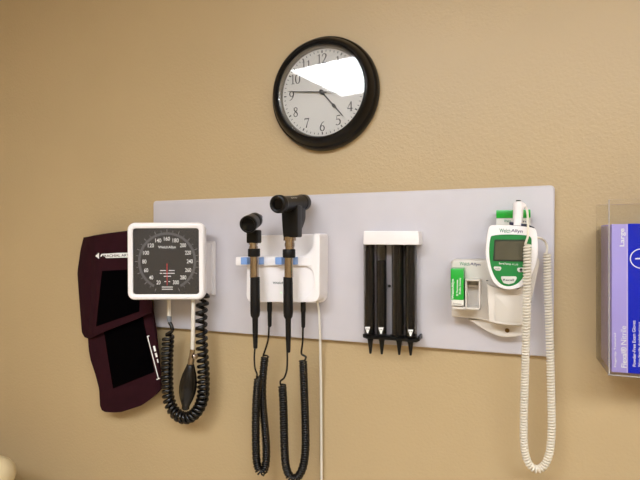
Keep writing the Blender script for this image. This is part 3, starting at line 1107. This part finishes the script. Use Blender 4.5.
# box of probe covers in the left bay
GBD = .092
bo = at(457, 307, GBD)
gb = thing('probe_cover_box', (bo.x, -.07, at(457, 306.4, GBD).z), 'small green box of probe covers in the left bay of the mount', 'box', 'probe cover boxes')
a, b, c = at(450.6, 268.4, GBD), at(463.6, 300.2, GBD), at(463.6, 306.4, GBD)
MB().box((a.x, -GBD, b.z), (b.x, -MD - .0006, a.z), .0012, 2).build('carton', BOXGREEN, gb)
MB().box((a.x + .0016, -GBD + .001, c.z + .0006), (b.x, -MD - .0006, b.z + .0005), .0006, 1).build('carton_end', mat('white card', (225, 222, 214), .6), gb)
gl = MB()
text_px(gl, 'WelchAllyn', (453.0, 299), (453.0, 279), 3.2, GBD, .015)
text_px(gl, '25 Thermometer', (457.2, 296), (457.2, 279.4), 1.9, GBD, .03)
text_px(gl, 'Probe Covers', (460.0, 294), (460.0, 278), 1.9, GBD, .03)
gl.build('lettering', WINK, gb)
gl = MB()
text_px(gl, 'SureTemp', (453, 303.6), (461.5, 304.2), 1.6, GBD, .0)
gl.build('lettering', GREYINK, gb)

# spare box behind the unit
a, b = at(496.2, 210.2, .052), at(530.6, 259.0, .052)
sb = thing('probe_cover_box', ((a.x + b.x) / 2, -.04, b.z), 'green and white box of probe covers standing behind the thermometer', 'box', 'probe cover boxes')
m_ = at(500, 218.2, .052).z
b.z = at(528.8, 256.4, .052).z
sb.location.z = b.z
MB().box((a.x, -.0535, m_), (b.x, -.0225, a.z), .001, 2).build('lid', BOXGREEN, sb)
MB().box((a.x, -.052, b.z), (b.x, -.024, m_), .0008, 1).build('carton', MATS['white card'], sb)
gl = MB()
text_px(gl, 'Welch', (504, 220.9), (511, 221.1), 2.6, .052, .02)
gl.build('lettering', GREENINK, sb)
gl = MB()
text_px(gl, 'Allyn', (512, 221.2), (526, 221.6), 2.6, .052, .02)
gl.build('lettering', NAVY, sb)

# the thermometer unit
UD = .098
uo = at(511, 290, UD)
un = thing('digital_thermometer', (uo.x, -.08, uo.z), 'white digital thermometer with green face and grey screen in the mount', 'thermometer')
ul = cr2([(488.2, 229), (489.6, 226.4), (494, 225.0), (512, 225.4), (530, 227.2), (535, 229), (536.8, 233), (538.0, 244), (537.6, 256), (533.8, 270), (527.6, 281.5), (519, 287.8), (508.5, 289.6), (499.5, 287.4), (492.6, 281), (487.6, 268), (485.6, 255), (486.2, 241)], 5, closed=True)
UB = .0735
MB().prism(pxs(ul, UD), -UD, -UB, .007, 4).build('shell', WHITE, un, smooth=50)
gl_ = cr2([(490.6, 237.6), (493.4, 235.6), (502, 234.6), (515, 234.6), (526, 235.4), (530.4, 237), (531.6, 241), (531, 252), (529.0, 264), (524.6, 275), (517.5, 283.4), (508.6, 286.2), (500.4, 283.6), (493.6, 274.5), (490.0, 262), (489.2, 249)], 5, closed=True)
MB().prism(pxs(gl_, UD + .001), -UD - .0012, -UD + .002, .0006, 1).build('face_plate', GREEN, un)
FDp = UD + .0013
MB().prism(round_poly(pxs([(493.0, 261.0), (526.6, 261.6), (526.6, 239.6), (494.4, 239.6)], FDp), .002), -FDp - .0008, -FDp + .001).build('screen_frame', LCDF, un)
MB().prism(round_poly(pxs([(494.6, 259.6), (525.2, 260.2), (525.2, 241.2), (495.6, 241.2)], FDp), .001), -FDp - .0012, -FDp + .001).build('screen', LCD, un)
BTN = mat('pale grey button', (214, 216, 208), .45)
btns = []
for pts in ([(494, 266.4), (500.6, 266.6), (501.6, 268.4), (500, 270.8), (495.6, 270.4), (493.6, 268)],
            [(517.6, 267.8), (524.4, 267.2), (525, 269.4), (523, 271.8), (518.6, 272.2), (517, 270)],
            [(501.4, 276.2), (516.2, 276.4), (517, 278.2), (514, 283), (508.6, 284.4), (503.4, 283), (500.8, 278)]):
    btns.append(MB().prism(round_poly(pxs(pts, FDp), .0016), -FDp - .0016, -FDp + .001, .0005, 2).build('button', BTN, un))
lg = MB()
text_px(lg, 'SureTemp', (499, 263.6), (511, 264.2), 2.3, FDp + .0002, .03)
text_px(lg, 'PLUS', (512.4, 264.3), (518, 264.6), 1.5, FDp + .0002, .0)
lg.build('lettering', WINK, un)
lg = MB()
text_px(lg, 'mode', (495.2, 268.5), (499.8, 268.7), 1.5, FDp + .0017, .0)
lg.build('button_print', INK, btns[0])
lg = MB()
lg.prism(pxs([(519, 270.2), (521, 267.8), (523, 270.2), (521.7, 270.2), (521.7, 271.6), (520.3, 271.6), (520.3, 270.2)], FDp + .0017), -FDp - .0018, -FDp - .0014)
lg.build('button_print', INK, btns[1])
lg = MB()
text_px(lg, 'Recall', (503.2, 279.8), (514, 280.0), 2.0, FDp + .0017, .02)
lg.build('button_print', INK, btns[2])
lg = MB()
text_px(lg, 'Welch', (499.4, 230.4), (510.4, 231.0), 3.9, UD, .02)
lg.build('logo', GREENINK, un)
lg = MB()
text_px(lg, 'Allyn', (511, 231.0), (522.6, 231.7), 4.1, UD, .015)
lg.build('logo', NAVY, un)
wl = MB().prism(round_poly(pxs([(509.2, 224.6), (533.4, 229.4), (534.6, 227.4), (527, 224.2), (509.4, 221.8)], UD - .010), .001), -UD + .006, -UB - .002, .001, 2)
wl.build('probe_well', mat('dark navy plastic', (26, 24, 52), .35), un)

# probe standing in its well, white coiled cord
QD = .086
po = at(517.4, 224, QD)
pb = thing('temperature_probe', po, 'white thermometer probe standing in the well on top of the unit', 'probe')
mbp = MB()
mbp.tube([at(x, y, QD) for x, y in ((517.2, 225.5), (517.8, 218), (518.2, 210), (518.4, 205), (518.3, 202.4), (518.3, 201.4))], [.0088, .0086, .0086, .0098, .0080, .005], 20)
mbp.tube([at(518.4, 204.6, QD), at(522.5, 205.0, QD - .004), at(525.0, 206.2, QD - .006)], [.0066, .0050, .0034], 16)
mbp.build('handle', WHITE, pb, smooth=60)
MB().tube([at(518.3, 201.8, QD), at(518.4, 200.2, QD)], [.0046, .0038], 16).build('button', INK, pb)

C1 = .112
coilp = [at(x, y, d) for x, y, d in ((527.4, 243, C1), (527.2, 270, C1), (526.8, 310, C1 - .006), (525.8, 345, C1 - .016), (524.8, 380, C1 - .028), (523.8, 420, C1 - .038), (524.2, 446, C1 - .046), (528, 462, C1 - .05),
                                    (535.5, 469, C1 - .054), (543.5, 466, C1 - .057), (549.4, 453, C1 - .06), (551.6, 430, C1 - .062), (551.4, 403, C1 - .064), (550.4, 360, C1 - .066), (549, 320, C1 - .068), (547.6, 285, C1 - .068), (547, 252, C1 - .066))]
hx = helix(coilp, .0055, .0054, per=10)
l1 = smooth_path([at(524.8, 206.2, QD - .006), at(526.6, 209, QD - .004), at(527.6, 215, QD + .002), at(528.0, 225, C1 - .002), at(527.8, 236, C1 + .001), hx[3]], .003)
l2 = smooth_path([hx[-4], at(547, 247, C1 - .064), at(545.6, 242.4, C1 - .060), at(541.5, 238.6, UD - .024), at(536.6, 237.4, UD - .016)], .003)
MB().tube(l1[:-1] + hx[3:-3] + l2[1:], .0022, 6).build('coiled_cord', CORDW, pb, smooth=70)

# ------------------------------------------------------------------ glove box in its clear holder
GF, GB_ = .116, .0
a = at(606.6, 199.6, GF)
e = at(609.2, 373.6, GF)
gx0 = (at(595.4, 205.6, .003).x + a.x + e.x) / 3
gx0 = at(596.4, 300, .003).x
gz1, gz0 = a.z, at(612, 374.6, GF).z
zt_back = at(596, 204.8, .003).z
GW = .142
hold = thing('glove_box_holder', (gx0 + GW / 2, -.0, gz0), 'clear acrylic glove box holder on the wall at the right edge', 'holder')
MB().box((gx0, -.0035, gz0), (gx0 + GW, -.0003, zt_back), .0004, 1).build('back_plate', ACRYL, hold)
fp = MB().box((gx0 + .0030, -GF, gz0), (gx0 + GW - .003, -GF + .003, gz1), .0004, 1).build('front_plate', ACRYL, hold)
zs = at(600, 226.5, .06).z
for s_ in (0, 1):
    xx = gx0 if s_ == 0 else gx0 + GW - .003
    MB().box((xx, -GF + .003, gz0 + .0005), (xx + .003, -.0035, zs), .0004, 1).build('side_plate', ACRYL, hold)
MB().box((gx0, -GF + .003, gz0), (gx0 + GW, -.0035, gz0 + .003), .0004, 1).build('bottom_plate', ACRYL, hold)
ed = MB()
ed.box((gx0 + .001, -GF - .0002, gz0), (gx0 + .0030, -GF + .0032, gz1), .0006, 1)
ed.box((gx0, -GF - .0004, gz0 - .0018), (gx0 + GW, -GF + .0032, gz0), .0006, 1)
ed.build('edge_strip', ACEDGE, hold)

bf, bb_ = GF - .0045, .012
bx0 = gx0 + .0062
bx1 = gx0 + GW - .006
bz0 = gz0 + .0035
bz1 = at(612, 224.2, bf).z
glb = thing('glove_box', ((bx0 + bx1) / 2, -(bf + bb_) / 2, bz0), 'lavender and blue box of exam gloves standing in the clear holder', 'box')
xs = at(627.8, 300, bf).x
MB().box((bx0, -bf, bz0), (bx1, -bb_, bz1), .0012, 2).build('carton', LAV, glb)
MB().box((xs, -bf - .0005, bz0 + .0004), (bx1 - .0004, -bb_ + .01, bz1 + .0005), .0006, 1).build('blue_panel', COBALT, glb)
pl_ = MB().box((xs - .0016, -bf - .0007, bz0 + .0006), (xs, -bf + .002, bz1), .0002, 1)
pl_.build('stripe', mat('pale lavender print', (205, 196, 240), .4), glb)
D_ = bf + .0006
for words, p_, q_, hp_, lift_ in (('Large', (622.6, 246.4), (622.6, 228.4), 6.2, 0), ('Flexal\u00ae', (623.8, 367.6), (623.6, 347), 5.6, 0), ('Nitrile', (623.6, 344.6), (623.4, 326), 5.6, 0),
                                  ('Fingertip Textured', (615.4, 367.0), (615.2, 333), 2.6, 0), ('Powder-Free Exam Gloves', (634.2, 366.4), (633.8, 320.5), 3.2, .0004),
                                  ('Non-Sterile Ambidextrous', (639.4, 366.4), (639.2, 322), 2.6, .0004)):
    gl = MB()
    text_px(gl, words, p_, q_, hp_, D_ + lift_, .012 if words != 'Nitrile' else 0)
    gl.build('lettering', WINK, glb)
gl = MB()
# round white badge
cc = at(641.5, 258.6, D_)
dd = D_ + .0005
n = 40
rr = .0166
for i in range(n):
    a0, a1 = 2 * PI * i / n, 2 * PI * (i + 1) / n
    gl.poly([(cc.x + r_ * math.cos(x_), -dd, cc.z + r_ * math.sin(x_)) for r_, x_ in ((rr, a0), (rr - .0016, a0), (rr - .0016, a1), (rr, a1))])
gl.poly([(cc.x + x_, -dd, cc.z + z_) for x_, z_ in ((-.009, -.0014), (.009, -.0004), (.009, .0022), (-.009, .0008))])
gl.build('badge', WINK, glb)

# ------------------------------------------------------------------ exam table, only a padded corner peeks into the photo
tip = at(2, 452, .16)
ex1 = at(-1.5, 478, .2).x
exam = thing('exam_table', (-1.3, -1.2, 0), 'cream padded exam table, its rounded backrest corner at the lower left', 'exam table')
ct = Vector((0, 0, 0))
bk = MB()
t = bmesh.new()
bmesh.ops.create_cube(t, size=1)
Lb, Tb, Wb = .72, .09, .66
for v in t.verts: v.co = Vector((v.co.x * Wb, v.co.y * Lb, v.co.z * Tb))
bmesh.ops.bevel(t, geom=t.edges[:], offset=.044, segments=8, profile=.5, affect='EDGES')
ang = math.radians(38)
rot = Matrix.Rotation(ang, 3, 'X')
far = rot @ Vector((0, Lb / 2, Tb / 2 - .012))
want = Vector((ex1 - Wb / 2, -.16, tip.z))
for v in t.verts: v.co = rot @ v.co + want - far
hinge = rot @ Vector((0, -Lb / 2, 0)) + want - far
bk.add(t)
bk.build('backrest', VINYL, exam, smooth=60)
seat_top = hinge.z + .03
MB().box((ex1 - Wb, -2.15, seat_top - .09), (ex1, hinge.y + .01, seat_top), .035, 5).build('seat', VINYL, exam, smooth=60)
MB().box((ex1 - Wb + .05, -2.1, .0), (ex1 - .05, hinge.y - .02, seat_top - .09), .01, 2).build('base_cabinet', CABINET, exam)
MB().tube([(ex1 - Wb / 2, hinge.y - .05, seat_top - .15), Vector((ex1 - Wb / 2, -.16, tip.z)) - rot @ Vector((0, Lb * .3, Tb * .9))], .018, 12).build('support_strut', STEEL, exam)
